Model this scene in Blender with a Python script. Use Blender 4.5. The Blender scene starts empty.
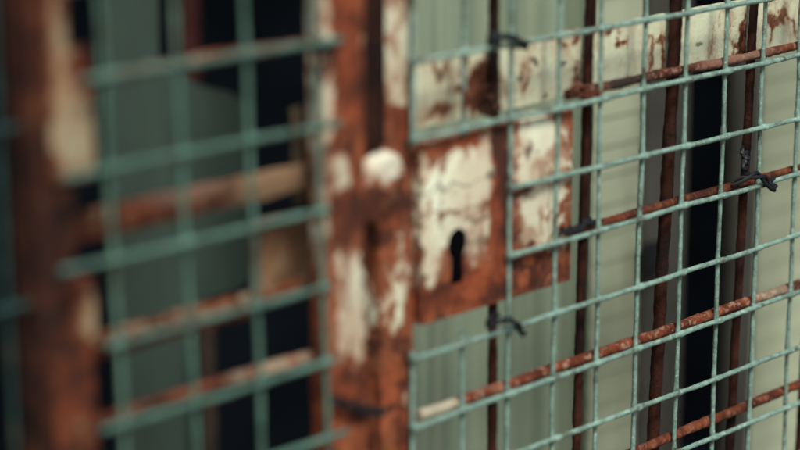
import bpy, bmesh, math, random
from mathutils import Vector, Matrix, noise
random.seed(7)
S = bpy.context.scene
COL = S.collection
# ------------------------------------------------------------------ camera
CAM_R = ((0.698082, 0.003022, -0.716011), (-0.178983, 0.968982, -0.170411), (0.693287, 0.247114, 0.67697))  # x, down, depth
CAM_P = (-0.9948, -0.24382, -0.95968)
FPX = 2141.09
Z0 = 1.25
def w(v): return Vector((v[0], v[2], -v[1]))
right, down, fwd = w(CAM_R[0]), w(CAM_R[1]), w(CAM_R[2])
cam_loc = Vector((CAM_P[0], CAM_P[2], Z0 - CAM_P[1]))
cd = bpy.data.cameras.new('camera')
cam = bpy.data.objects.new('camera', cd); COL.objects.link(cam)
m = Matrix((right, -down, -fwd)).transposed().to_4x4(); m.translation = cam_loc
cam.matrix_world = m
cd.sensor_width = 36.0
cd.lens = FPX / 800 * 36
cd.clip_start = 0.05; cd.clip_end = 200
cd.dof.use_dof = True
cd.dof.focus_distance = 1.69
cd.dof.aperture_fstop = 2.25
cd.dof.aperture_blades = 9
S.camera = cam
# ------------------------------------------------------------------ sky and sun (overcast)
wd = bpy.data.worlds.new('World'); S.world = wd; wd.use_nodes = True
nt = wd.node_tree; nt.nodes.clear()
SUN_EL, SUN_AZ = math.radians(52), math.radians(205)   # azimuth clockwise from +Y
sky = nt.nodes.new('ShaderNodeTexSky'); sky.sky_type = 'NISHITA'; sky.sun_disc = False
sky.sun_elevation = SUN_EL; sky.sun_rotation = SUN_AZ; sky.dust_density = 4.0; sky.air_density = 1.0; sky.ozone_density = 1.0
bg = nt.nodes.new('ShaderNodeBackground'); bg.inputs[1].default_value = 0.05
out = nt.nodes.new('ShaderNodeOutputWorld')
nt.links.new(sky.outputs[0], bg.inputs[0]); nt.links.new(bg.outputs[0], out.inputs[0])
sl = bpy.data.lights.new('sun', 'SUN'); sl.energy = 1.5; sl.angle = math.radians(14); sl.color = (1.0, 0.97, 0.90)
sun = bpy.data.objects.new('sun', sl); COL.objects.link(sun)
sd = Vector((math.sin(SUN_AZ) * math.cos(SUN_EL), math.cos(SUN_AZ) * math.cos(SUN_EL), math.sin(SUN_EL)))
sun.rotation_euler = sd.to_track_quat('Z', 'Y').to_euler(); sun.location = sd * 6
S.view_settings.view_transform = 'Standard'; S.view_settings.look = 'None'
S.view_settings.exposure = 1.1; S.view_settings.gamma = 1.0

# ------------------------------------------------------------------ helpers
def at(px, py, Y):
    """surveyed point: sight line of pixel (800x450) met with the vertical plane at depth Y"""
    d = fwd + right * ((px - 400) / FPX) + down * ((py - 225) / FPX)
    t = (Y - cam_loc.y) / d.y
    return cam_loc + d * t
def thing(name, label, cat, loc, group=None):
    o = bpy.data.objects.new(name, None); COL.objects.link(o); o.location = loc
    o.empty_display_size = 0.05
    o['label'] = label; o['category'] = cat
    if group: o['group'] = group
    return o
def obj(name, bm, mat, parent=None, smooth=True, label=None):
    me = bpy.data.meshes.new(name)
    if parent is not None:
        bmesh.ops.translate(bm, verts=bm.verts, vec=-Vector(parent_loc(parent)))
    bmesh.ops.recalc_face_normals(bm, faces=bm.faces)
    bm.to_mesh(me); bm.free()
    if smooth:
        for p in me.polygons: p.use_smooth = True
        try: me.set_sharp_from_angle(angle=math.radians(38))
        except Exception: pass
    me.materials.append(mat)
    o = bpy.data.objects.new(name, me); COL.objects.link(o)
    if parent is not None: o.parent = parent
    if label: o['label'] = label
    return o
def parent_loc(p):
    v = Vector((0, 0, 0))
    while p is not None:
        v += p.location; p = p.parent
    return v
def wob(v, s, a):
    n = noise.noise_vector(v * s)
    return v + n * a
def tube(bm, pts, r, n=10, rough=0.0, rs=60.0, cap=True):
    """swept round bar through pts; rough = radius wobble (share of r)"""
    pts = [Vector(p) for p in pts]
    rings = []
    up = Vector((0.3, 0.9, 0.2)).normalized()
    for i, p in enumerate(pts):
        t = (pts[min(i + 1, len(pts) - 1)] - pts[max(i - 1, 0)]).normalized()
        u = t.cross(up)
        if u.length < 1e-3: u = t.cross(Vector((1, 0, 0)))
        u.normalize(); v = t.cross(u).normalized(); up = u.cross(t) * -1 if False else up
        rr = r[i] if isinstance(r, (list, tuple)) else r
        ring = []
        for k in range(n):
            a = 2 * math.pi * k / n
            d = u * math.cos(a) + v * math.sin(a)
            q = p + d * rr
            if rough: q = p + d * rr * (1 + rough * noise.noise(q * rs * 6) + rough * noise.noise(q * rs))
            ring.append(bm.verts.new(q))
        rings.append(ring)
    for a, b in zip(rings, rings[1:]):
        for k in range(n):
            bm.faces.new((a[k], a[(k + 1) % n], b[(k + 1) % n], b[k]))
    if cap:
        bm.faces.new(rings[0][::-1]); bm.faces.new(rings[-1])
    return bm
def line(a, b, step=0.006, amp=0.0, fs=9.0, seed=0.0):
    a, b = Vector(a), Vector(b); n = max(2, int((b - a).length / step)); res = []
    for i in range(n + 1):
        p = a.lerp(b, i / n)
        if amp:
            q = noise.noise_vector(p * fs + Vector((seed, seed * 1.7, 3.1)))
            p = p + Vector((q.x, q.y * .7, q.z)) * amp
        res.append(p)
    return res
def box(bm, x0, x1, y0, y1, z0, z1, bev=0.0015, step=0.0, amp=0.0, fs=70.0):
    """bevelled bar; step = lengthwise cuts, amp = corroded unevenness of the surface"""
    g = bmesh.ops.create_cube(bm, size=1.0)
    vs = g['verts']
    for v in vs:
        v.co = Vector(((x0 + x1) / 2 + v.co.x * (x1 - x0), (y0 + y1) / 2 + v.co.y * (y1 - y0), (z0 + z1) / 2 + v.co.z * (z1 - z0)))
    es = list({e for v in vs for e in v.link_edges})
    if step:
        ax = max(range(3), key=lambda i: (x1 - x0, y1 - y0, z1 - z0)[i])
        L = (x1 - x0, y1 - y0, z1 - z0)[ax]
        long_e = [e for e in es if abs((e.verts[0].co - e.verts[1].co)[ax]) > L * .5]
        r = bmesh.ops.subdivide_edges(bm, edges=long_e, cuts=max(1, int(L / step)), use_grid_fill=True)
    vs = [v for v in bm.verts if x0 - 1e-5 <= v.co.x <= x1 + 1e-5 and y0 - 1e-5 <= v.co.y <= y1 + 1e-5 and z0 - 1e-5 <= v.co.z <= z1 + 1e-5]
    if bev:
        es = [e for e in {e for v in vs for e in v.link_edges} if len(e.link_faces) == 2 and e.calc_face_angle(0) > 0.9]
        bmesh.ops.bevel(bm, geom=es, offset=bev, segments=2, affect='EDGES', profile=0.6)
    if amp:
        for v in bm.verts:
            v.co += noise.noise_vector(v.co * fs) * amp
    return bm
def prism(bm, poly, y0, y1):
    """outline poly [(x,z)] given thickness y0..y1"""
    a = [bm.verts.new((x, y0, z)) for x, z in poly]; b = [bm.verts.new((x, y1, z)) for x, z in poly]
    bm.faces.new(a); bm.faces.new(b[::-1]); n = len(poly)
    for i in range(n): bm.faces.new((a[i], b[i], b[(i + 1) % n], a[(i + 1) % n]))
    return bm

# ------------------------------------------------------------------ materials
class NT:
    def __init__(s, name):
        s.m = bpy.data.materials.new(name); s.m.use_nodes = True
        s.t = s.m.node_tree; s.t.nodes.clear()
        s.o = s.t.nodes.new('ShaderNodeOutputMaterial'); s.b = s.t.nodes.new('ShaderNodeBsdfPrincipled')
        s.t.links.new(s.b.outputs[0], s.o.inputs[0])
        s.pos = s.t.nodes.new('ShaderNodeNewGeometry').outputs['Position']
    def n(s, typ, ins=None, **kw):
        nd = s.t.nodes.new(typ)
        for k, v in kw.items(): setattr(nd, k, v)
        for k, v in (ins or {}).items():
            if hasattr(v, 'links'): s.t.links.new(v, nd.inputs[k])
            else: nd.inputs[k].default_value = v
        return nd
    def math(s, op, a, b=None, c=None, clamp=False):
        ins = {0: a}
        if b is not None: ins[1] = b
        if c is not None: ins[2] = c
        return s.n('ShaderNodeMath', ins, operation=op, use_clamp=clamp).outputs[0]
    def vmath(s, op, a, b=None):
        ins = {0: a}
        if b is not None: ins[1] = b
        nd = s.n('ShaderNodeVectorMath', ins, operation=op)
        return nd.outputs['Value'] if op in ('LENGTH', 'DISTANCE', 'DOT_PRODUCT') else nd.outputs[0]
    def noise(s, scale, detail=4.0, rough=.6, vec=None, stretch=None, dist=0.0):
        v = vec or s.pos
        if stretch: v = s.vmath('MULTIPLY', v, stretch)
        return s.n('ShaderNodeTexNoise', {'Vector': v, 'Scale': scale, 'Detail': detail, 'Roughness': rough, 'Distortion': dist})
    def ramp(s, fac, stops, interp='LINEAR'):
        r = s.n('ShaderNodeValToRGB', {0: fac}); r.color_ramp.interpolation = interp
        e = r.color_ramp.elements
        while len(e) < len(stops): e.new(0.5)
        for q, (p, c) in zip(e, stops):
            q.position = p; q.color = (*c, 1) if len(c) == 3 else c
        return r.outputs[0]
    def step(s, x, a, b):
        return s.n('ShaderNodeMapRange', {0: x, 1: a, 2: b, 3: 0.0, 4: 1.0}, interpolation_type='SMOOTHSTEP', clamp=True).outputs[0]
    def mix(s, f, a, b):
        nd = s.n('ShaderNodeMix', data_type='RGBA')
        for i, v in ((0, f), (6, a), (7, b)):
            if hasattr(v, 'links'): s.t.links.new(v, nd.inputs[i])
            else: nd.inputs[i].default_value = v if i == 0 else (*v, 1)
        return nd.outputs[2]
    def out(s, col, rough=.7, metal=0.0, bump=None, bstr=.4, bdist=.001, spec=.35):
        for k, v in (('Base Color', col), ('Roughness', rough), ('Metallic', metal), ('Specular IOR Level', spec)):
            if hasattr(v, 'links'): s.t.links.new(v, s.b.inputs[k])
            else: s.b.inputs[k].default_value = (*v, 1) if k == 'Base Color' else v
        if bump is not None:
            bn = s.n('ShaderNodeBump', {'Height': bump, 'Strength': bstr, 'Distance': bdist})
            s.t.links.new(bn.outputs[0], s.b.inputs['Normal'])
        return s.m

def rust_color(k, dark=1.0, hue=0):
    a = k.noise(38, 6, .65).outputs[0]
    c = k.ramp(a, [(.28, (.030 * dark, .008 * dark, .004 * dark)), (.43, (.13 * dark, .030 * dark, .011 * dark)), (.55, (.27 * dark, .060 * dark, .019 * dark)), (.72, (.40 * dark, .135 * dark, .055 * dark))])
    big = k.noise(17, 4, .6, stretch=(1, 1, .6)).outputs[0]
    c = k.mix(k.math('MULTIPLY', k.step(big, .50, .66), .75), c, (.038 * dark, .011 * dark, .006 * dark))
    c = k.mix(k.math('MULTIPLY', k.step(big, .46, .34), .5), c, (.42 * dark, .15 * dark, .06 * dark))
    vr = k.noise(70, 5, .65, stretch=(1, 1, .09)).outputs[0]
    c = k.mix(k.math('MULTIPLY', k.step(vr, .52, .68), .7), c, (.045 * dark, .013 * dark, .007 * dark))
    f = k.noise(420, 4, .7).outputs[0]
    return k.mix(k.step(f, .5, .75), c, tuple(x * dark for x in (.055, .014, .007))), f

def painted(name, paint, patches=(), base=-1.0, grime=(.16, .06, .025), dark=1.0, warp=.012, streak=1.0, crack=0.6, gloss=.55, stain=1.0, darks=()):
    """rusted iron with what is left of its paint; patches = (x,y,z,rx,ry,rz,weight) places where paint survives or has gone"""
    k = NT(name)
    rc, fine = rust_color(k, dark)
    wn = k.noise(75, 5, .62).outputs[1]
    wv = k.vmath('MULTIPLY', k.vmath('SUBTRACT', wn, (.5, .5, .5)), (warp * 2.2,) * 3)
    wn2 = k.noise(16, 2, .5).outputs[1]
    wv2 = k.vmath('MULTIPLY', k.vmath('SUBTRACT', wn2, (.5, .5, .5)), (warp * 1.2,) * 3)
    pw = k.vmath('ADD', k.vmath('ADD', k.pos, wv), wv2)
    acc = None
    for (x, y, z, rx, ry, rz, wt) in patches:
        d = k.vmath('LENGTH', k.vmath('DIVIDE', k.vmath('SUBTRACT', pw, (x, y, z)), (rx, ry, rz)))
        v = k.math('MULTIPLY', k.math('SUBTRACT', 1.35, d, clamp=False), wt)
        v = k.math('MAXIMUM', v, 0.0) if wt > 0 else k.math('MINIMUM', v, 0.0)
        acc = v if acc is None else k.math('ADD', acc, k.math('MULTIPLY', v, 1.0))
    nz = k.noise(55, 7, .68, stretch=(1, 1, .45)).outputs[0]
    val = k.math('MULTIPLY_ADD', k.math('SUBTRACT', nz, .5), 2.4, base)
    if acc is not None: val = k.math('ADD', val, k.math('MINIMUM', k.math('MULTIPLY', acc, 1.15), 1.3))
    chip = k.noise(260, 5, .7).outputs[0]
    val = k.math('MULTIPLY_ADD', k.math('SUBTRACT', chip, .5), .9, val)
    mask = k.step(val, -.12, .30)
    runs = k.noise(85, 5, .65, stretch=(1, 1, .07)).outputs[0]
    vs = k.math('SUBTRACT', val, k.math('MULTIPLY', k.step(runs, .46, .70), .55 * streak))
    vs = k.math('SUBTRACT', vs, k.math('MULTIPLY', k.step(k.noise(120, 5, .7).outputs[0], .5, .75), .35))
    blot = k.noise(34, 5, .62, stretch=(1, 1, .6)).outputs[0]
    vs = k.math('SUBTRACT', vs, k.math('MULTIPLY', k.step(blot, .44, .66), .65 * stain))
    # cracks: rust showing along breaks in the paint
    vo = k.n('ShaderNodeTexVoronoi', {'Vector': pw, 'Scale': 27.0}, feature='DISTANCE_TO_EDGE').outputs[0]
    ck = k.math('MULTIPLY', k.step(vo, .11, .0), k.step(k.noise(20, 2).outputs[0], .42, .58))
    vs = k.math('SUBTRACT', vs, k.math('MULTIPLY', ck, 1.3 * crack))
    pv = k.noise(26, 4).outputs[0]
    pc = k.mix(pv, tuple(c * .86 for c in paint), tuple(min(1, c * 1.1) for c in paint))
    st1 = tuple(.40 * p + .60 * q * dark ** .3 for p, q in zip(paint, (.34, .13, .055)))
    st2 = tuple(.78 * p + .22 * q * dark ** .3 for p, q in zip(paint, (.40, .20, .10)))
    pcol = k.mix(k.step(vs, -.15, .22), (.22 * dark, .065 * dark, .026 * dark), st1)
    pcol = k.mix(k.step(vs, .15, .55), pcol, st2)
    pcol = k.mix(k.step(vs, .40, .95), pcol, pc)
    soft = k.noise(22, 4, .6, stretch=(1, 1, .5), dist=.4).outputs[0]
    pcol = k.mix(k.math('MULTIPLY', k.step(soft, .42, .68), .62 * stain), pcol, tuple(.45 * p + .55 * q for p, q in zip(paint, (.38, .17, .085))))
    st = k.noise(60, 5, .6, stretch=(1, 1, .10)).outputs[0]
    pcol = k.mix(k.math('MULTIPLY', k.step(st, .54, .76), .35 * streak), pcol, grime)
    sp = k.math('MULTIPLY', k.step(k.noise(170, 3, .6).outputs[0], .66, .74), .7)
    pcol = k.mix(sp, pcol, (.14, .05, .02))
    rim = k.math('MULTIPLY', k.math('MULTIPLY', k.step(val, -.75, -.1), k.step(k.noise(95, 4, .65).outputs[0], .36, .6)), .75)
    rc = k.mix(rim, rc, (.33 * dark, .10 * dark, .038 * dark))
    rc = k.mix(k.math('MULTIPLY', ck, .9), rc, (.022 * dark, .007 * dark, .004 * dark))
    col = k.mix(mask, rc, pcol)
    for (x, y, z, rx, ry, rz, wt) in darks:           # bare, deeply corroded spots
        d = k.vmath('LENGTH', k.vmath('DIVIDE', k.vmath('SUBTRACT', pw, (x, y, z)), (rx, ry, rz)))
        col = k.mix(k.math('MULTIPLY', k.step(d, 1.35, .55), wt), col, (.040 * dark, .013 * dark, .008 * dark))
    h = k.math('ADD', k.math('MULTIPLY', mask, .7), k.math('MULTIPLY', fine, .5))
    rg = k.math('MULTIPLY_ADD', mask, gloss - .86, .86)
    return k.out(col, rg, 0.0, h, .8, .0016)

def pt(px, py, Y, rx, rz, wt=1.0, ry=.03):
    p = at(px, py, Y); d = (p - cam_loc).dot(fwd)
    return (p.x, p.y, p.z, rx / FPX * d / .698, ry, rz / FPX * d / .97, wt)

CREAM = (.70, .76, .57)
def wire_mat(name, col, worn):
    k = NT(name)
    a = k.noise(90, 5, .65).outputs[0]; b = k.noise(520, 4, .7).outputs[0]
    c = k.mix(k.step(a, .35, .7), tuple(x * .68 for x in col), tuple(min(1, x * 1.25) for x in col))
    c = k.mix(k.math('MULTIPLY', k.step(b, .54, .72), worn), c, (.58, .64, .57))
    c = k.mix(k.math('MULTIPLY', k.step(k.noise(46, 6, .72).outputs[0], .52, .66), .85), c, (.06, .05, .035))
    return k.out(c, .34, 0.0, k.math('ADD', a, b), .35, .0005, .5)
def rust_bar(name, dark, flakes=0.0, flake_col=(.46, .27, .19), patches=()):
    k = NT(name); rc, fine = rust_color(k, dark)
    c = rc
    if flakes:
        v = k.noise(150, 5, .7, dist=.6).outputs[0]
        c = k.mix(k.math('MULTIPLY', k.step(v, .5, .62), flakes), c, flake_col)
    pw = k.vmath('ADD', k.pos, k.vmath('MULTIPLY', k.vmath('SUBTRACT', k.noise(110, 4).outputs[1], (.5, .5, .5)), (.014,) * 3))
    for (x, y, z, rx, ry, rz, wt, colr) in patches:
        d = k.vmath('LENGTH', k.vmath('DIVIDE', k.vmath('SUBTRACT', pw, (x, y, z)), (rx, ry, rz)))
        c = k.mix(k.math('MULTIPLY', k.step(d, 1.3, .6), wt), c, colr)
    return k.out(c, .82, 0.0, k.math('ADD', fine, k.noise(160, 4).outputs[0]), .8, .0012, .25)
def plain(name, col, var=.25, rough=.8, scale=12, stain=None, stain_amt=.0, stretch=None, bump=.2, spec=.3):
    k = NT(name); a = k.noise(scale, 6, .6, stretch=stretch).outputs[0]
    c = k.mix(k.step(a, .3, .72), tuple(x * (1 - var) for x in col), tuple(min(1, x * (1 + var)) for x in col))
    if stain: c = k.mix(k.math('MULTIPLY', k.step(k.noise(scale * 1.7, 5, .65, stretch=stretch).outputs[0], .5, .7), stain_amt), c, stain)
    return k.out(c, rough, 0.0, k.noise(scale * 14, 4).outputs[0], bump, .001, spec)

M = {}
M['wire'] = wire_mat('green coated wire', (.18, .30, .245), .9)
M['wire_left'] = wire_mat('green coated wire shaded', (.085, .175, .135), .15)  # darkened copy of the wire, left-side shade put into its colour
M['tie'] = plain('black tie wire', (.008, .010, .012), .3, .5, 60)
M['rod_dark'] = rust_bar('dark rusted rod', .15)
M['black'] = plain('painted keyhole shade', (.003, .003, .004), .2, 1.0, 30, spec=0.0)
M['ground'] = plain('earth and gravel', (.10, .095, .075), .35, .95, 5)

# ------------------------------------------------------------------ setting: ground
bm = bmesh.new(); bmesh.ops.create_grid(bm, x_segments=60, y_segments=60, size=30)
for v in bm.verts: v.co.z = 0.02 * noise.noise(v.co * .4) - .01
g = obj('ground', bm, M['ground']); g['kind'] = 'structure'

# ------------------------------------------------------------------ shed behind the gate
YW = 0.33      # sheet wall
YS = 0.305     # louvred shutters
shed = thing('shed', 'pale green metal shed with ribbed sheet and louvred shutters, behind the wire gate', 'shed', (0.6, 0.6, 0))
M['sheet'] = plain('pale green sheet', (.235, .30, .215), .38, .7, 22, (.36, .40, .275), .5, (1, 1, .03))  # vertical stripes: dirt streaks plus painted light and shade of the ribs
M['louvre'] = plain('pale louvre paint', (.34, .385, .265), .2, .65, 9, (.19, .20, .13), .5, (1, 1, .25))
M['jamb'] = plain('grey brown jamb', (.06, .06, .048), .3, .8, 12)
M['inner'] = plain('painted shed interior shade', (.0045, .0065, .009), .3, 1.0, 6, spec=0.0)  # near-black walls: darkness of the unlit interior is in the colour
# ribbed sheet: flat pan on the left, then ribs
xa, xb = at(395, 225, YW).x, at(620, 225, YW).x
prof = []; x = xa - .02; prof.append((x, 0))
x = at(486, 225, YW).x
while x < xb - .02:
    prof += [(x, 0), (x + .008, -.014), (x + .026, -.014), (x + .034, 0)]; x += .066
prof.append((xb, 0))
bm = bmesh.new(); rows = []
for i in range(25):
    z = .05 + 1.95 * i / 24
    rows.append(([bm.verts.new((px, YW + py, z)) for px, py in prof], [bm.verts.new((px, YW + py + .0015, z)) for px, py in prof]))
for (a, a2), (b, b2) in zip(rows, rows[1:]):
    for k in range(len(prof) - 1):
        bm.faces.new((a[k], a[k + 1], b[k + 1], b[k])); bm.faces.new((a2[k], b2[k], b2[k + 1], a2[k + 1]))
obj('wall_sheet', bm, M['sheet'], shed, smooth=False, label='ribbed pale green sheet')
def shutter(px0, px1, label):
    x0, x1 = at(px0, 225, YS).x, at(px1, 225, YS).x
    bm = bmesh.new(); n = 0
    z = .1
    while z < 1.9:
        vs = [bm.verts.new(c) for c in ((x0, YS, z), (x1, YS, z), (x1, YS + .0018, z + .0305), (x0, YS + .0018, z + .0305),
                                        (x0, YS + .003, z), (x1, YS + .003, z), (x1, YS + .0048, z + .0305), (x0, YS + .0048, z + .0305))]
        for f in ((0, 1, 2, 3), (4, 7, 6, 5), (0, 4, 5, 1), (3, 2, 6, 7), (0, 3, 7, 4), (1, 5, 6, 2)): bm.faces.new([vs[i] for i in f])
        z += .029
    o = obj('shutter', bm, M['louvre'], shed, smooth=False, label=label)
    return x0, x1, o
a0, a1, sh_a = shutter(593, 640, 'louvred shutter left of the dark opening')
b0, b1, sh_b = shutter(755, 900, 'louvred shutter right of the dark opening')
for px0, px1, dep in ((641, 682, .05), (729, 753, .008)):
    bm = bmesh.new(); x0, x1 = at(px0, 225, YS).x, at(px1, 225, YS).x
    box(bm, x0, x1, YS - .006, YS + dep, .04, 2.0, .003, .05, .0006, 20)
    obj('jamb', bm, M['jamb'], shed)
bm = bmesh.new(); p = at(652, 262, YS - .012)
box(bm, p.x - .014, p.x + .012, YS - .018, YS - .006, p.z - .014, p.z + .02, .003)
obj('hinge', bm, M['tie'], shed)
# dark inside, floor plate, back, sides, roof
XL, XR, YB = -0.75, 2.2, 1.9
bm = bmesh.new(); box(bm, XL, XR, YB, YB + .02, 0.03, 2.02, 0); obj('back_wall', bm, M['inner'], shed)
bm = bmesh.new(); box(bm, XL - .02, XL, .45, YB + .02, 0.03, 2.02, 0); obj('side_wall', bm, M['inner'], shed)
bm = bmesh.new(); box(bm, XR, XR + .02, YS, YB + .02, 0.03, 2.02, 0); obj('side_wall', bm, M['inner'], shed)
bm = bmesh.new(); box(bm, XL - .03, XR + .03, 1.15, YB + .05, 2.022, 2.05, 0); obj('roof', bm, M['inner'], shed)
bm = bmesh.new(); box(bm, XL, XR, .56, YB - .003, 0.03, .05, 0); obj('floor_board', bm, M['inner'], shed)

# torn green sheet leaning behind the fixed panel
M['green'] = plain('dull green paint', (.050, .080, .064), .2, .7, 8, (.03, .045, .032), .5, (1, 1, .4))
YG = .75
outl = [(99, -120), (157, -120), (159, 60), (172, 66), (200, 86), (228, 92), (250, 103), (254, 160), (250, 235), (252, 276), (238, 290), (214, 296), (205, 306), (203, 380), (206, 620), (99, 620)]
pl = [at(px, py, YG) for px, py in outl]; pl[-1].z = pl[-2].z = .02; pl[-1].x = pl[0].x; pl[0].z = pl[1].z
pl[-2].x = at(205, 450, YG).x
bm = bmesh.new(); prism(bm, [(p.x, p.z) for p in pl], YG, YG + .006)
gs = obj('metal_sheet', bm, M['green'], None, smooth=False)
def settle(o, x, y, z):
    """put a single-mesh thing's origin at its base"""
    o.data.transform(Matrix.Translation((-x, -y, -z))); o.location = (x, y, z)
settle(gs, pl[0].x + .1, YG, .02)
gs['label'] = 'dull dark green metal sheet with a stepped, torn right edge behind the left wire panel'; gs['category'] = 'metal sheet'
# thin brown post and a dark red upright in the gloom
def upright(px, py, Y, r, mat, z0, z1, label, name='post', cat='post'):
    p = at(px, py, Y); bm = bmesh.new(); box(bm, p.x - r, p.x + r, Y, Y + r * 1.6, z0, z1, .001, .02, .0012, 40)
    o = obj(name, bm, mat); settle(o, p.x, Y, z0); o['label'] = label; o['category'] = cat; return o
M['brown'] = plain('old brown wood', (.05, .035, .025), .35, .9, 20)
M['red'] = plain('dark red paint', (.07, .018, .017), .3, .8, 20)
upright(211, 400, .7, .008, M['brown'], .0, at(211, 318, .7).z, 'thin dark brown stake at the lower right edge of the green sheet')
upright(191, 30, .95, .013, M['red'], .0, 1.7, 'dark red upright in the shadow above the torn green sheet', 'post', 'post')

# ------------------------------------------------------------------ fixed frame (left): two posts, rails, rods, bracket
Y_J = -.025
ff = thing('fence_panel', 'rust brown iron side frame with peeling cream paint, left of the lock', 'fence panel', (-.19, 0, 0))
P = lambda *a, **k: pt(*a, **k)
# far left post and plates: rust and paint darkened to carry left-side shade
YA = -.02
M['post_a'] = painted('rusted hinge post shaded', (.30, .27, .16), [
    P(52, 40, YA, 8, 75, .9), P(54, 130, YA, 8, 60, .8), P(60, 195, YA, 10, 25, .5), P(66, 240, YA, 8, 20, .5), P(78, 425, YA, 7, 12, .8)],
    base=-1.05, dark=.24, streak=.8)
M['hinge_plate'] = painted('rusted hinge plate shaded', (.33, .30, .19), [
    P(62, 135, YA, 16, 48, 1.5), P(84, 130, YA, 12, 42, 1.1), P(55, 40, YA, 12, 60, 1.5), P(75, 64, YA, 14, 12, -1.0), P(86, 318, YA, 12, 30, 1.3), P(78, 425, YA, 9, 14, .8)],
    base=-.65, dark=.5, streak=1.0)
pa = [at(36, 100, YA), at(74, 100, YA), at(44, 400, YA), at(80, 400, YA)]
x0 = (pa[0].x + pa[2].x) / 2; x1 = (pa[1].x + pa[3].x) / 2
bm = bmesh.new(); box(bm, x0, x1, YA, YA + .026, 0, 1.9, .003, .012, .0014, 45); obj('post', bm, M['post_a'], ff, label='rusted post coloured dark for shade, with cream flakes along its edge')
for (pu, pv, qu, qv) in ((42, -60, 66, 50), (46, 52, 95, 178), (72, 284, 97, 352), (52, 356, 101, 520)):
    a, b = at(pu, pv, YA - .003), at(qu, qv, YA - .003)
    bm = bmesh.new(); box(bm, a.x, b.x, YA - .0035, YA - .0012 if pu < 70 else YA + .01, b.z, a.z, .001, .006, .0010, 60); obj('hinge_plate', bm, M['hinge_plate'], ff)
# post next to the gate: shallow bar, pale on its side
M['post_b'] = painted('rusted frame post', (.64, .64, .48), [
    P(347, 275, Y_J, 24, 110, .42), P(341, 178, Y_J, 8, 24, .9), P(358, 312, Y_J, 8, 56, 1.7), P(343, 335, Y_J, 6, 30, 1.0), P(364, 45, Y_J, 3, 28, .8), P(331, 95, Y_J, 3, 60, .6), P(342, 260, Y_J, 4, 18, .5),
    P(317, 40, Y_J + .008, 6, 90, 1.2), P(318, 190, Y_J + .008, 6, 120, .6), P(352, 215, Y_J, 14, 26, -.9), P(352, 400, Y_J, 24, 30, -1.0), P(345, 70, Y_J, 10, 60, -.6)],
    base=-.55, dark=1.0, streak=.6, darks=[
    P(357, 206, Y_J, 7, 16, .9), P(340, 150, Y_J, 22, 3, .8), P(332, 215, Y_J, 3, 40, .7), P(366, 290, Y_J, 3, 60, .6), P(350, 375, Y_J, 20, 3, .6), P(340, 245, Y_J, 8, 8, .6)])
xj0, xj1 = -.1035, -.0685
bm = bmesh.new(); box(bm, xj0, xj1, Y_J, Y_J + .016, 0, 1.9, .002, .008, .0012, 60); obj('post', bm, M['post_b'], ff, label='orange rust post with cream streaks, beside the gate')
bm = bmesh.new(); box(bm, x0, xj1, YA + .003, YA + .014, 1.9, 1.94, .002, .02, .0008, 40); obj('rail', bm, M['post_b'], ff)
YR = .0
def rail(px0, py0, px1, py1, th_px, Y, dep, mat, label=None, par=ff, amp=.0015):
    a, b = at(px0, py0, Y), at(px1, py1, Y); d = ((a + b) / 2 - cam_loc).dot(fwd); h = th_px / FPX * d / .97 / 2
    bm = bmesh.new(); zc = (a.z + b.z) / 2; box(bm, a.x, b.x, Y, Y + dep, zc - h, zc + h, .0015, .01, amp, 55)
    return obj('rail', bm, mat, par, label=label)
def rod(pts, r, mat, par, label=None, rough=.22, name='rod', amp=.0012):
    bm = bmesh.new()
    q = line(pts[0], pts[1], .004, amp, 12, random.random() * 9)
    tube(bm, q, r, 12, rough, 55); return obj(name, bm, mat, par, label=label)
bp = at(285, 180, 0)
M['rail_brown'] = rust_bar('brown rail', .45, .75, (.20, .12, .075), [(*bp, .045, .03, .03, .7, (.30, .20, .115)), (*at(190, 190, 0), .03, .03, .008, .5, (.24, .17, .12))])
M['rail_pale'] = rust_bar('flaking rail', .75, 1.0, (.36, .31, .20))
rail(60, 216, 312, 190, 27, YR, .006, M['rail_brown'], 'upper brown rail')
rail(60, 339, 312, 294, 13, YR, .006, M['rail_pale'], 'lower flaking rail, pale on top')
M['rail_red'] = rust_bar('red rust rail', .6, .5, (.28, .15, .09))
rail(60, 362, 252, 315, 11, YR + .010, .006, M['rail_red'], 'lower red rust rail')
M['rod_left1'] = rust_bar('pink rust rod', .62, .9, (.34, .22, .16))
a, b = at(50, 84, YR - .012), at(318, 42, YR - .012); zc = (a.z + b.z) / 2
rod([(a.x, a.y, zc), (b.x, b.y, zc)], .0036, M['rod_left1'], ff, 'upper pinkish rusted rod')
a, b = at(85, 421, YR - .008), at(314, 357, YR - .008); zc = (a.z + b.z) / 2
cp = at(270, 370, YR - .008)
M['rod_left2'] = rust_bar('half painted rod', .6, .8, (.30, .14, .09), [(*cp, .035, .02, .02, .6, (.46, .38, .26)), (*at(250, 374, YR - .008), .006, .02, .02, .8, (.22, .08, .05)), (*at(290, 363, YR - .008), .005, .02, .02, .7, (.22, .08, .05))])
rod([(a.x, a.y, zc), (b.x, b.y, zc)], .0038, M['rod_left2'], ff, 'lower rusted rod, cream at its right end')
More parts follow.
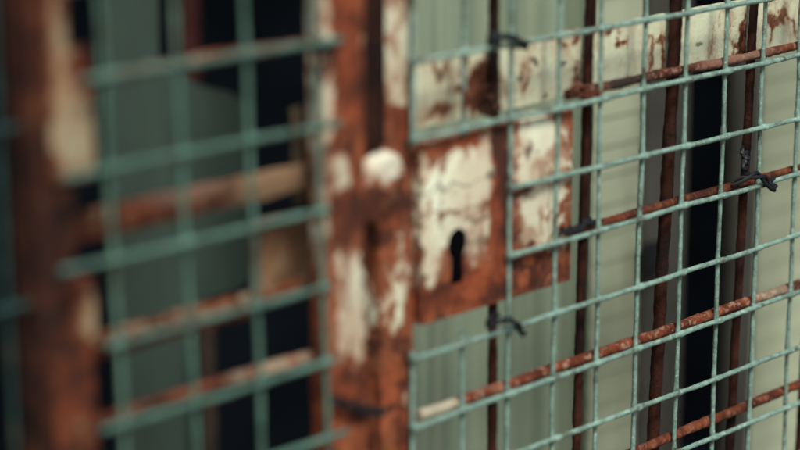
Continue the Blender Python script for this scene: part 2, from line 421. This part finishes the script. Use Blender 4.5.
# vertical plate and board at the right of the panel
M['bracket'] = plain('worn tan bracket', (.20, .145, .085), .35, .85, 35, (.09, .045, .025), .6)
bm = bmesh.new(); a = at(296, 108, .012); b = at(318, 200, .012); box(bm, a.x, b.x, .012, .017, b.z, a.z, .001, .008, .001, 60); obj('bracket', bm, M['bracket'], ff, label='upright tan bracket')
M['board'] = plain('brown board', (.20, .11, .058), .4, .85, 22, (.32, .225, .13), .5)
bm = bmesh.new(); a = at(263, 224, .03); b = at(318, 290, .03); box(bm, a.x, b.x, .03, .045, b.z, a.z, .001, .01, .001, 50); obj('bracket', bm, M['board'], ff, label='square brown board')

# ------------------------------------------------------------------ gate leaf (right)
Y_S = .008
gate = thing('gate', 'rusty iron gate leaf with lock case, cream rail and rusted rods', 'gate', (.2, 0, 0))
M['stile'] = painted('rusted gate stile', CREAM, [
    P(394, 280, Y_S, 20, 90, .40), P(398, 45, Y_S, 20, 66, 1.7), P(388, 305, Y_S, 14, 34, 1.0), P(405, 235, Y_S, 5, 60, .5), P(407, 400, Y_S, 4, 34, .9), P(384, 352, Y_S, 8, 16, .5),
    P(396, 125, Y_S, 16, 18, -1.3), P(386, 214, Y_S, 22, 17, -1.3), P(392, 385, Y_S, 14, 20, -.7)], base=-.5, dark=1.0, streak=.6, darks=[
    P(413, 90, Y_S, 2, 60, .7), P(385, 240, Y_S, 14, 14, .8), P(376, 350, Y_S, 4, 60, .7), P(400, 345, Y_S, 8, 5, .6), P(392, 205, Y_S, 20, 12, .7), P(390, 408, Y_S, 4, 4, .9)])
bm = bmesh.new(); box(bm, -.0225, .0095, Y_S, Y_S + .03, .08, 1.86, .0025, .008, .0012, 60); obj('stile', bm, M['stile'], gate, label='lock stile with white blotches')
bm = bmesh.new(); box(bm, -.062, -.0228, .002, .006, 1.199, 1.86, .0005, .01, .0010, 60); M['seam'] = rust_bar('seam shade', .09); obj('seam_shade_strip', bm, M['seam'], gate)  # added dark strip, the shade of the seam gap put into its colour
M['stile_plain'] = painted('rusted gate edge', CREAM, [], base=-.2, dark=.7)
bm = bmesh.new(); box(bm, .66, .70, Y_S, Y_S + .03, .08, 1.86, .0025, .01, .0012, 60); obj('stile', bm, M['stile_plain'], gate)
for z in (.10, 1.82):
    bm = bmesh.new(); box(bm, .0096, .6599, Y_S + .003, Y_S + .027, z, z + .035, .002, .01, .001, 60); obj('rail', bm, M['stile_plain'], gate)
M['knob'] = painted('knob paint', (.70, .72, .57), [P(388, 168, -.003, 19, 14, 1.6)], base=-.15, streak=.5, crack=.4)
bm = bmesh.new(); kp = at(391, 177, -.002)
bmesh.ops.create_uvsphere(bm, u_segments=28, v_segments=18, radius=1.0)
for v in bm.verts:
    v.co = Vector((kp.x + v.co.x * .0225 - .001, .0078 + v.co.y * .0075, kp.z - .003 + v.co.z * .0200)) + noise.noise_vector(v.co * 2.2) * .0022
obj('knob', bm, M['knob'], gate, label='round cream blob on the stile beside the lock')
M['latch'] = rust_bar('latch rust', .25, .3, (.20, .10, .07))
bm = bmesh.new(); a = at(364, 196, -.012); b = at(392, 220, -.012); box(bm, a.x, b.x, -.012, .0079, b.z, a.z, .004, .003, .0012, 90); obj('latch', bm, M['latch'], gate)
# lock rail: flat bar behind the rods
YRL = .024
M['lock_rail'] = painted('cream lock rail', (.60, .67, .48), [P(483, 85, YRL, 18, 30, -1.0), P(610, 30, YRL, 10, 6, -.9), P(620, 42, YRL, 8, 4, -.8), P(775, 20, YRL, 20, 8, -.5), P(662, 60, YRL, 3, 30, -.7), P(742, 50, YRL, 5, 35, -.9), P(575, 75, YRL, 8, 26, -.7), P(440, 112, YRL, 30, 8, -.6), P(668, 85, YRL, 120, 5, -.8)],
    base=.85, dark=.6, warp=.008, streak=.6, crack=.6, stain=.55, darks=[P(660, 79, YRL, 140, 3, .8), P(487, 90, YRL, 6, 26, .6), P(588, 60, YRL, 4, 25, .5), P(535, 60, YRL, 3, 5, .8), P(565, 62, YRL, 3, 3, .8), P(520, 78, YRL, 3, 4, .8), P(545, 95, YRL, 4, 3, .7), P(440, 78, YRL, 4, 7, .6), P(697, 45, YRL, 4, 4, .7)])
bm = bmesh.new(); box(bm, .0096, .66, YRL, YRL + .006, 1.1985, 1.2465, .001, .008, .0007, 60); obj('rail', bm, M['lock_rail'], gate, label='flat cream rail with rust stains')
# upright rods
for (xt, zt, xl, zl) in ((.0990, 1.238, .1001, .967), (.2016, 1.225, .1966, .950), (.3036, 1.212, .2924, .925), (.4061, 1.199, .3975, .916), (.508, 1.199, .501, .916), (.609, 1.199, .605, .916)):
    s = (xt - xl) / (zt - zl)
    r = .0036 if xt < .25 or xt > .35 else .0050
    rod([(xl + s * (.136 - zl), .0168, .136), (xl + s * (1.82 - zl), .0168, 1.82)], r, M['rod_dark'], gate, rough=.14, name='bar', amp=.0011)
# cross rods (nearer the mesh)
YH = .0075
def hx(px, py): return at(px, py, YH)
M['cross_a'] = rust_bar('cross rod upper', .38, .55, (.33, .20, .14), [(*hx(735, 60), .05, .02, .02, .5, (.30, .17, .12)), (*hx(622, 82), .022, .02, .02, .9, (.02, .016, .014))])
M['cross_b'] = rust_bar('cross rod second', .4, .3, (.24, .12, .08))
M['cross_c'] = rust_bar('cross rod third', .6, .75, (.34, .215, .155), [(*hx(436, 406), .022, .02, .02, .75, (.46, .45, .33)), (*hx(770, 298), .03, .02, .02, .35, (.42, .38, .27))])
M['cross_d'] = rust_bar('cross rod lowest', .5, .5, (.25, .125, .085))
for z, xs, r, mt, lb in ((1.2055, .168, .0036, 'cross_a', 'rod along the foot of the cream rail'), (1.1032, .1655, .0034, 'cross_b', 'plain brown cross rod right of the lock'), (1.0020, .0128, .0041, 'cross_c', 'flaking cross rod, cream at its left end'), (.9115, .0100, .0040, 'cross_d', 'red brown cross rod'), (.81, .01, .004, 'cross_d', None), (1.304, .01, .004, 'cross_d', None), (1.404, .01, .004, 'cross_d', None)):
    rod([(xs, YH, z), (.659, YH, z - .001)], r, M[mt], gate, lb, rough=.2, name='cross_rod', amp=.0012)
# lock case: rim lock box with keyhole
YL = .0035
M['lock'] = painted('lock case paint', (.76, .82, .62), [
    P(455, 205, YL, 44, 78, .50), P(545, 185, YL, 30, 75, .45), P(462, 180, YL, 36, 28, 1.0), P(446, 205, YL, 30, 34, 1.0), P(430, 262, YL, 9, 42, .8), P(440, 235, YL, 14, 30, .7), P(476, 230, YL, 14, 14, .6), P(538, 140, YL, 24, 22, 1.0), P(560, 165, YL, 10, 35, .7), P(540, 215, YL, 22, 26, 1.2), P(553, 245, YL, 16, 14, .6), P(524, 170, YL, 10, 14, .7),
    P(500, 200, YL, 9, 70, -1.5), P(480, 285, YL, 70, 17, -1.3), P(515, 262, YL, 50, 12, -.8), P(524, 193, YL, 28, 4, -.8), P(448, 148, YL, 32, 5, -.5), P(450, 187, YL, 38, 1.8, -.6), P(458, 210, YL, 40, 1.8, -.6), P(545, 184, YL, 28, 1.6, -.5)],
    base=-.16, dark=1.05, warp=.012, streak=1.0, crack=1.2, stain=1.15, darks=[
    P(450, 187, YL, 34, 1.7, .65), P(455, 211, YL, 34, 1.7, .6), P(440, 160, YL, 24, 1.5, .5), P(545, 180, YL, 24, 1.5, .6), P(440, 200, YL, 1.5, 50, .45), P(548, 205, YL, 1.5, 40, .5), 
    P(502, 150, YL, 7, 28, .85), P(505, 215, YL, 5, 40, .85), P(493, 176, YL, 10, 6, .7), P(528, 152, YL, 3, 10, .7), P(520, 200, YL, 18, 2, .7), P(480, 240, YL, 16, 3, .5), P(500, 290, YL, 16, 8, .7), P(420, 230, YL, 2, 80, .6), P(480, 217, YL, 20, 2, .6), P(470, 270, YL, 10, 3, .5)])
lx0, lx1, lz0, lz1 = .0125, .1705, 1.0672, 1.1945
bm = bmesh.new()
box(bm, lx0, lx1, YL, YL + .022, lz0, lz1, .0022)
lock = obj('lock_case', bm, M['lock'], gate, label='big rusted lock case with cream paint and a keyhole')
# bore the keyhole through the front of the case
kc = at(457.5, 244, YL); kb = at(457, 283, YL)
bmk = bmesh.new(); n = 24; R = .0100; s = .0062
prof = []
for i in range(n + 1):
    a = math.radians(-60 + 300 * i / n); prof.append((kc.x + R * math.sin(a - math.pi + math.radians(150) + math.radians(60)) , kc.z))
prof = []
a0 = math.asin(s / R)
for i in range(n + 1):
    a = -math.pi / 2 + a0 + (2 * math.pi - 2 * a0) * i / n
    prof.append((kc.x + R * math.cos(a), kc.z + R * 1.12 * math.sin(a)))
prof += [(kc.x - s * 1.12, kb.z + .001), (kc.x - s * .8, kb.z - .0008), (kc.x + s * .8, kb.z - .0008), (kc.x + s * 1.12, kb.z + .001)]
prism(bmk, prof, YL - .01, YL + .018)
bmesh.ops.recalc_face_normals(bmk, faces=bmk.faces)
mk = bpy.data.meshes.new('cut'); bmk.to_mesh(mk); bmk.free()
cut = bpy.data.objects.new('cut', mk); COL.objects.link(cut)
cut.location = (0, 0, 0)
bpy.context.view_layer.update()
md = lock.modifiers.new('bore', 'BOOLEAN'); md.object = cut; md.operation = 'DIFFERENCE'; md.solver = 'EXACT'
dg = bpy.context.evaluated_depsgraph_get()
me2 = bpy.data.meshes.new_from_object(lock.evaluated_get(dg)); lock.modifiers.clear(); lock.data = me2
bpy.data.objects.remove(cut)
# near-black plug: shade inside the keyhole put into its colour
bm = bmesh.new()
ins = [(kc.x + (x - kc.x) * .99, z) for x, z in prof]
prism(bm, ins, YL + .0012, YL + .0172); obj('keyhole_shade_plug', bm, M['black'], lock)

# ------------------------------------------------------------------ wire mesh panels
RH, RV = .0020, .00175
H = [(-.0035, 1.2518), (.0003, 1.1998), (-.0086, 1.1512), (-.0015, 1.1016), (.0021, 1.0481), (0, .9993), (-.0049, .9525), (-.008, .9040)]
V = [(.0009, .0018), (.0028, .0516), (.0034, .0995), (.0068, .1501), (-.0086, .1984), (.0069, .2476), (.0024, .2993), (.0032, .35), (.0011, .4007), (-.0094, .452)]
for k in range(1, 4): H.append((random.uniform(-.004, .004), .904 - .0495 * k))
Hup = [(random.uniform(-.004, .004), 1.2518 + .05 * k) for k in range(1, 6)]
for k in range(1, 5): V.append((random.uniform(-.004, .004), .452 + .05 * k))
panel = thing('wire_mesh', 'green welded wire mesh over the gate rods, cut away around the keyhole', 'wire mesh', (.2, 0, .75))
def hz(c, x): return c[0] * x + c[1]
def vx(c, z): return c[0] * (z - 1.1) + c[1]
welds = {0: [c[1] for c in V], 2: [c[1] for c in H + Hup]}
def weld_wire(a, b, r, mat, par, Y, amp=.0010):
    bm = bmesh.new()
    q = line((a[0], Y, a[1]), (b[0], Y, b[1]), .0025, amp, 16, random.random() * 20)
    ax = 0 if abs(b[0] - a[0]) > abs(b[1] - a[1]) else 2
    rl = [r * (1 + .38 * math.exp(-(min(abs(p[ax] - c) for c in welds[ax]) / .0032) ** 2)) for p in q]
    tube(bm, q, rl, 10, .12, 70); return obj('wire', bm, mat, par)
x_end = .655
zlo, zhi = .755, 1.505
for i, c in enumerate(H):
    xs = {2: vx(V[2], 1.15) - .0035, 3: vx(V[2], 1.1) - .005}.get(i, -.002)
    weld_wire((xs, hz(c, xs)), (x_end, hz(c, x_end)), RH, M['wire'], panel, -.0019)
for c in Hup: weld_wire((-.002, hz(c, 0)), (x_end, hz(c, x_end)), RH, M['wire'], panel, -.0019)
for j, c in enumerate(V):
    segs = [(zlo, zhi)]
    if j < 2: segs = [(zlo, hz(H[4], .05 * j) + .004 + .004 * j), (hz(H[1], .05 * j) - .006, zhi)]
    for z0, z1 in segs: weld_wire((vx(c, z0), z0), (vx(c, z1), z1), RV, M['wire'], panel, .0017)
# left panel
YP = -.036
lp = thing('wire_mesh', 'blurred green welded wire mesh on the fixed side frame, left of the lock', 'wire mesh', (-.2, YP, .75))
k = lambda px, py: at(px, py, YP)
lz = [k(255, 226).z + .0505 * 2 - i * .0505 for i in range(-4, 9)]
rows = [(k(252, 53).z, -.10), (k(255, 139).z, k(337, 127).x), (k(255, 226).z, k(325, 210).x), (k(261, 304).z, k(328, 287).x), (k(262, 381.5).z, k(333, 363).x), (k(300, 446).z, k(345, 434).x)]
z5 = rows[-1][0]
rows = [(rows[0][0] + .0505 * i, -.10) for i in (4, 3, 2, 1)] + rows + [(z5 - .0505 * i, -.10) for i in (1, 2, 3, 4, 5)]
xl = [k(318, 130).x + .0025, k(253, 139).x, k(185, 154).x, k(112, 166).x]
tilt = -.028
welds = {0: xl, 2: [r_[0] for r_ in rows]}
starts = {4: k(78, 80).x, 5: k(62, 172).x, 6: k(59, 264).x, 7: k(106, 345).x, 8: k(100, 430).x}
for i, (z, xe) in enumerate(rows):
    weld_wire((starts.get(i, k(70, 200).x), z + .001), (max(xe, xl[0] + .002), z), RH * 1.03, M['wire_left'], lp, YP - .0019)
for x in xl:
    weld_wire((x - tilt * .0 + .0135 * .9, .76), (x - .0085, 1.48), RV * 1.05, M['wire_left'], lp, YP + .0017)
# far left panel
fp = thing('wire_mesh', 'dark strip of green wire mesh at the far left, beyond the rusted post', 'wire mesh', (-.4, .0, .75))
M['wire_deep_shade'] = wire_mat('green coated wire deep shade', (.022, .055, .05), .05)  # darkest wire copy, far-left shade painted into the colour
k2 = lambda px, py: at(px, py, -.01)
for xx in (k2(9, 300).x, k2(9, 300).x - .05, k2(9, 300).x - .1): weld_wire((xx, .76), (xx, 1.48), RV, M['wire_deep_shade'], fp, -.0085)
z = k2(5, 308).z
for i in range(-6, 8, 2): weld_wire((k2(9, 300).x - .12, z + .05 * i), (k2(9, 300).x + .012, z + .05 * i), RH, M['wire_deep_shade'], fp, -.012)

# ------------------------------------------------------------------ black tie wires
def tie(pts, r, label, strands=2, mat='tie', twist=16, spread=1.0):
    bm = bmesh.new()
    P_ = [Vector(p) for p in pts]
    # smooth path
    path = []
    for i in range(len(P_) - 1):
        p0 = P_[max(i - 1, 0)]; p1 = P_[i]; p2 = P_[i + 1]; p3 = P_[min(i + 2, len(P_) - 1)]
        for q in range(10):
            t = q / 10
            path.append(.5 * ((2 * p1) + (p2 - p0) * t + (2 * p0 - 5 * p1 + 4 * p2 - p3) * t * t + (3 * p1 - p0 - 3 * p2 + p3) * t ** 3))
    path.append(P_[-1])
    for s_ in range(strands):
        q = []
        for i, p in enumerate(path):
            a = i / len(path) * twist + s_ * math.pi * 2 / strands
            q.append(p + Vector((math.cos(a), math.sin(a) * .7, math.sin(a + 1))) * r * spread)
        tube(bm, q, r, 8, .08, 90)
    o = obj('wire_tie', bm, M[mat]); b = min(P_, key=lambda v: v.z); settle(o, b.x, b.y, b.z)
    o['label'] = label; o['category'] = 'wire tie'; o['group'] = 'wire ties on the gate'
    return o
A = at
tie([A(488, 43, .006), A(491, 34, .004), A(498, 35, .0), A(499, 42, -.004), A(493, 41, -.006), A(497, 36, -.007), A(509, 37, -.007), A(519, 40, -.006), A(528, 45, -.004), A(522, 47, -.003), A(514, 46, .002)], .0013, 'black wire tie knotted on the top wire, above the cream rail')
tie([A(494, 311, .004), A(498, 316, -.003), A(490, 319, -.006), A(489, 325, -.005), A(497, 322, -.006), A(508, 320, -.007), A(517, 324, -.007), A(522, 333, -.006), A(524, 334, -.006)], .0013, 'black wire tie with a hooked tail, just under the lock case')
tie([A(733, 183, .004), A(746, 178, -.003), A(757, 175, -.006), A(764, 178, -.007), A(770, 187, -.007), A(775, 188, -.007), A(768, 184, -.006), A(764, 183, -.003), A(773, 180, -.003)], .0016, 'thick black wire tie with two prongs, at the right of the second cross rod')
M['tie_rust'] = rust_bar('rusty tie', .3, .5, (.30, .14, .08))
tie([A(466, 104, -.003), A(468, 92, -.006), A(477, 87, -.006), A(486, 92, -.005), A(489, 100, -.003), A(497, 106, .002), A(486, 110, .0), A(479, 104, -.002)], .0022, 'dark rusty wire tie curled around the left end of the cream rail', mat='tie_rust')
tie([A(586, 90, .002), A(578, 88, -.001), A(574, 92, -.001), A(584, 95, .000), A(595, 92, .001), A(600, 91, .003)], .0018, 'rust coloured wire tie at the foot of the cream rail, on the second rod', mat='tie_rust')
tie([A(330, 400, -.034), A(345, 404, -.032), A(360, 409, -.030), A(376, 412, -.028), A(384, 411, -.0285)], .0018, 'black wire tie slanting across the orange rust post')
tie([A(314, 48, -.034), A(320, 51, -.04), A(328, 50, -.032), A(334, 49, -.029)], .0015, 'small black wire tie at the top end of the left rod')
tie([A(742, 150, .006), A(747, 158, .002), A(744, 166, .002), A(747, 175, .004)], .0018, 'short black wire tie wound along the fourth rod')
tie([A(560, 231, -.002), A(570, 230, -.003), A(580, 227, -.002), A(586, 221, .002), A(592, 223, .004)], .0016, 'black wire tie at the lower right corner of the lock case')
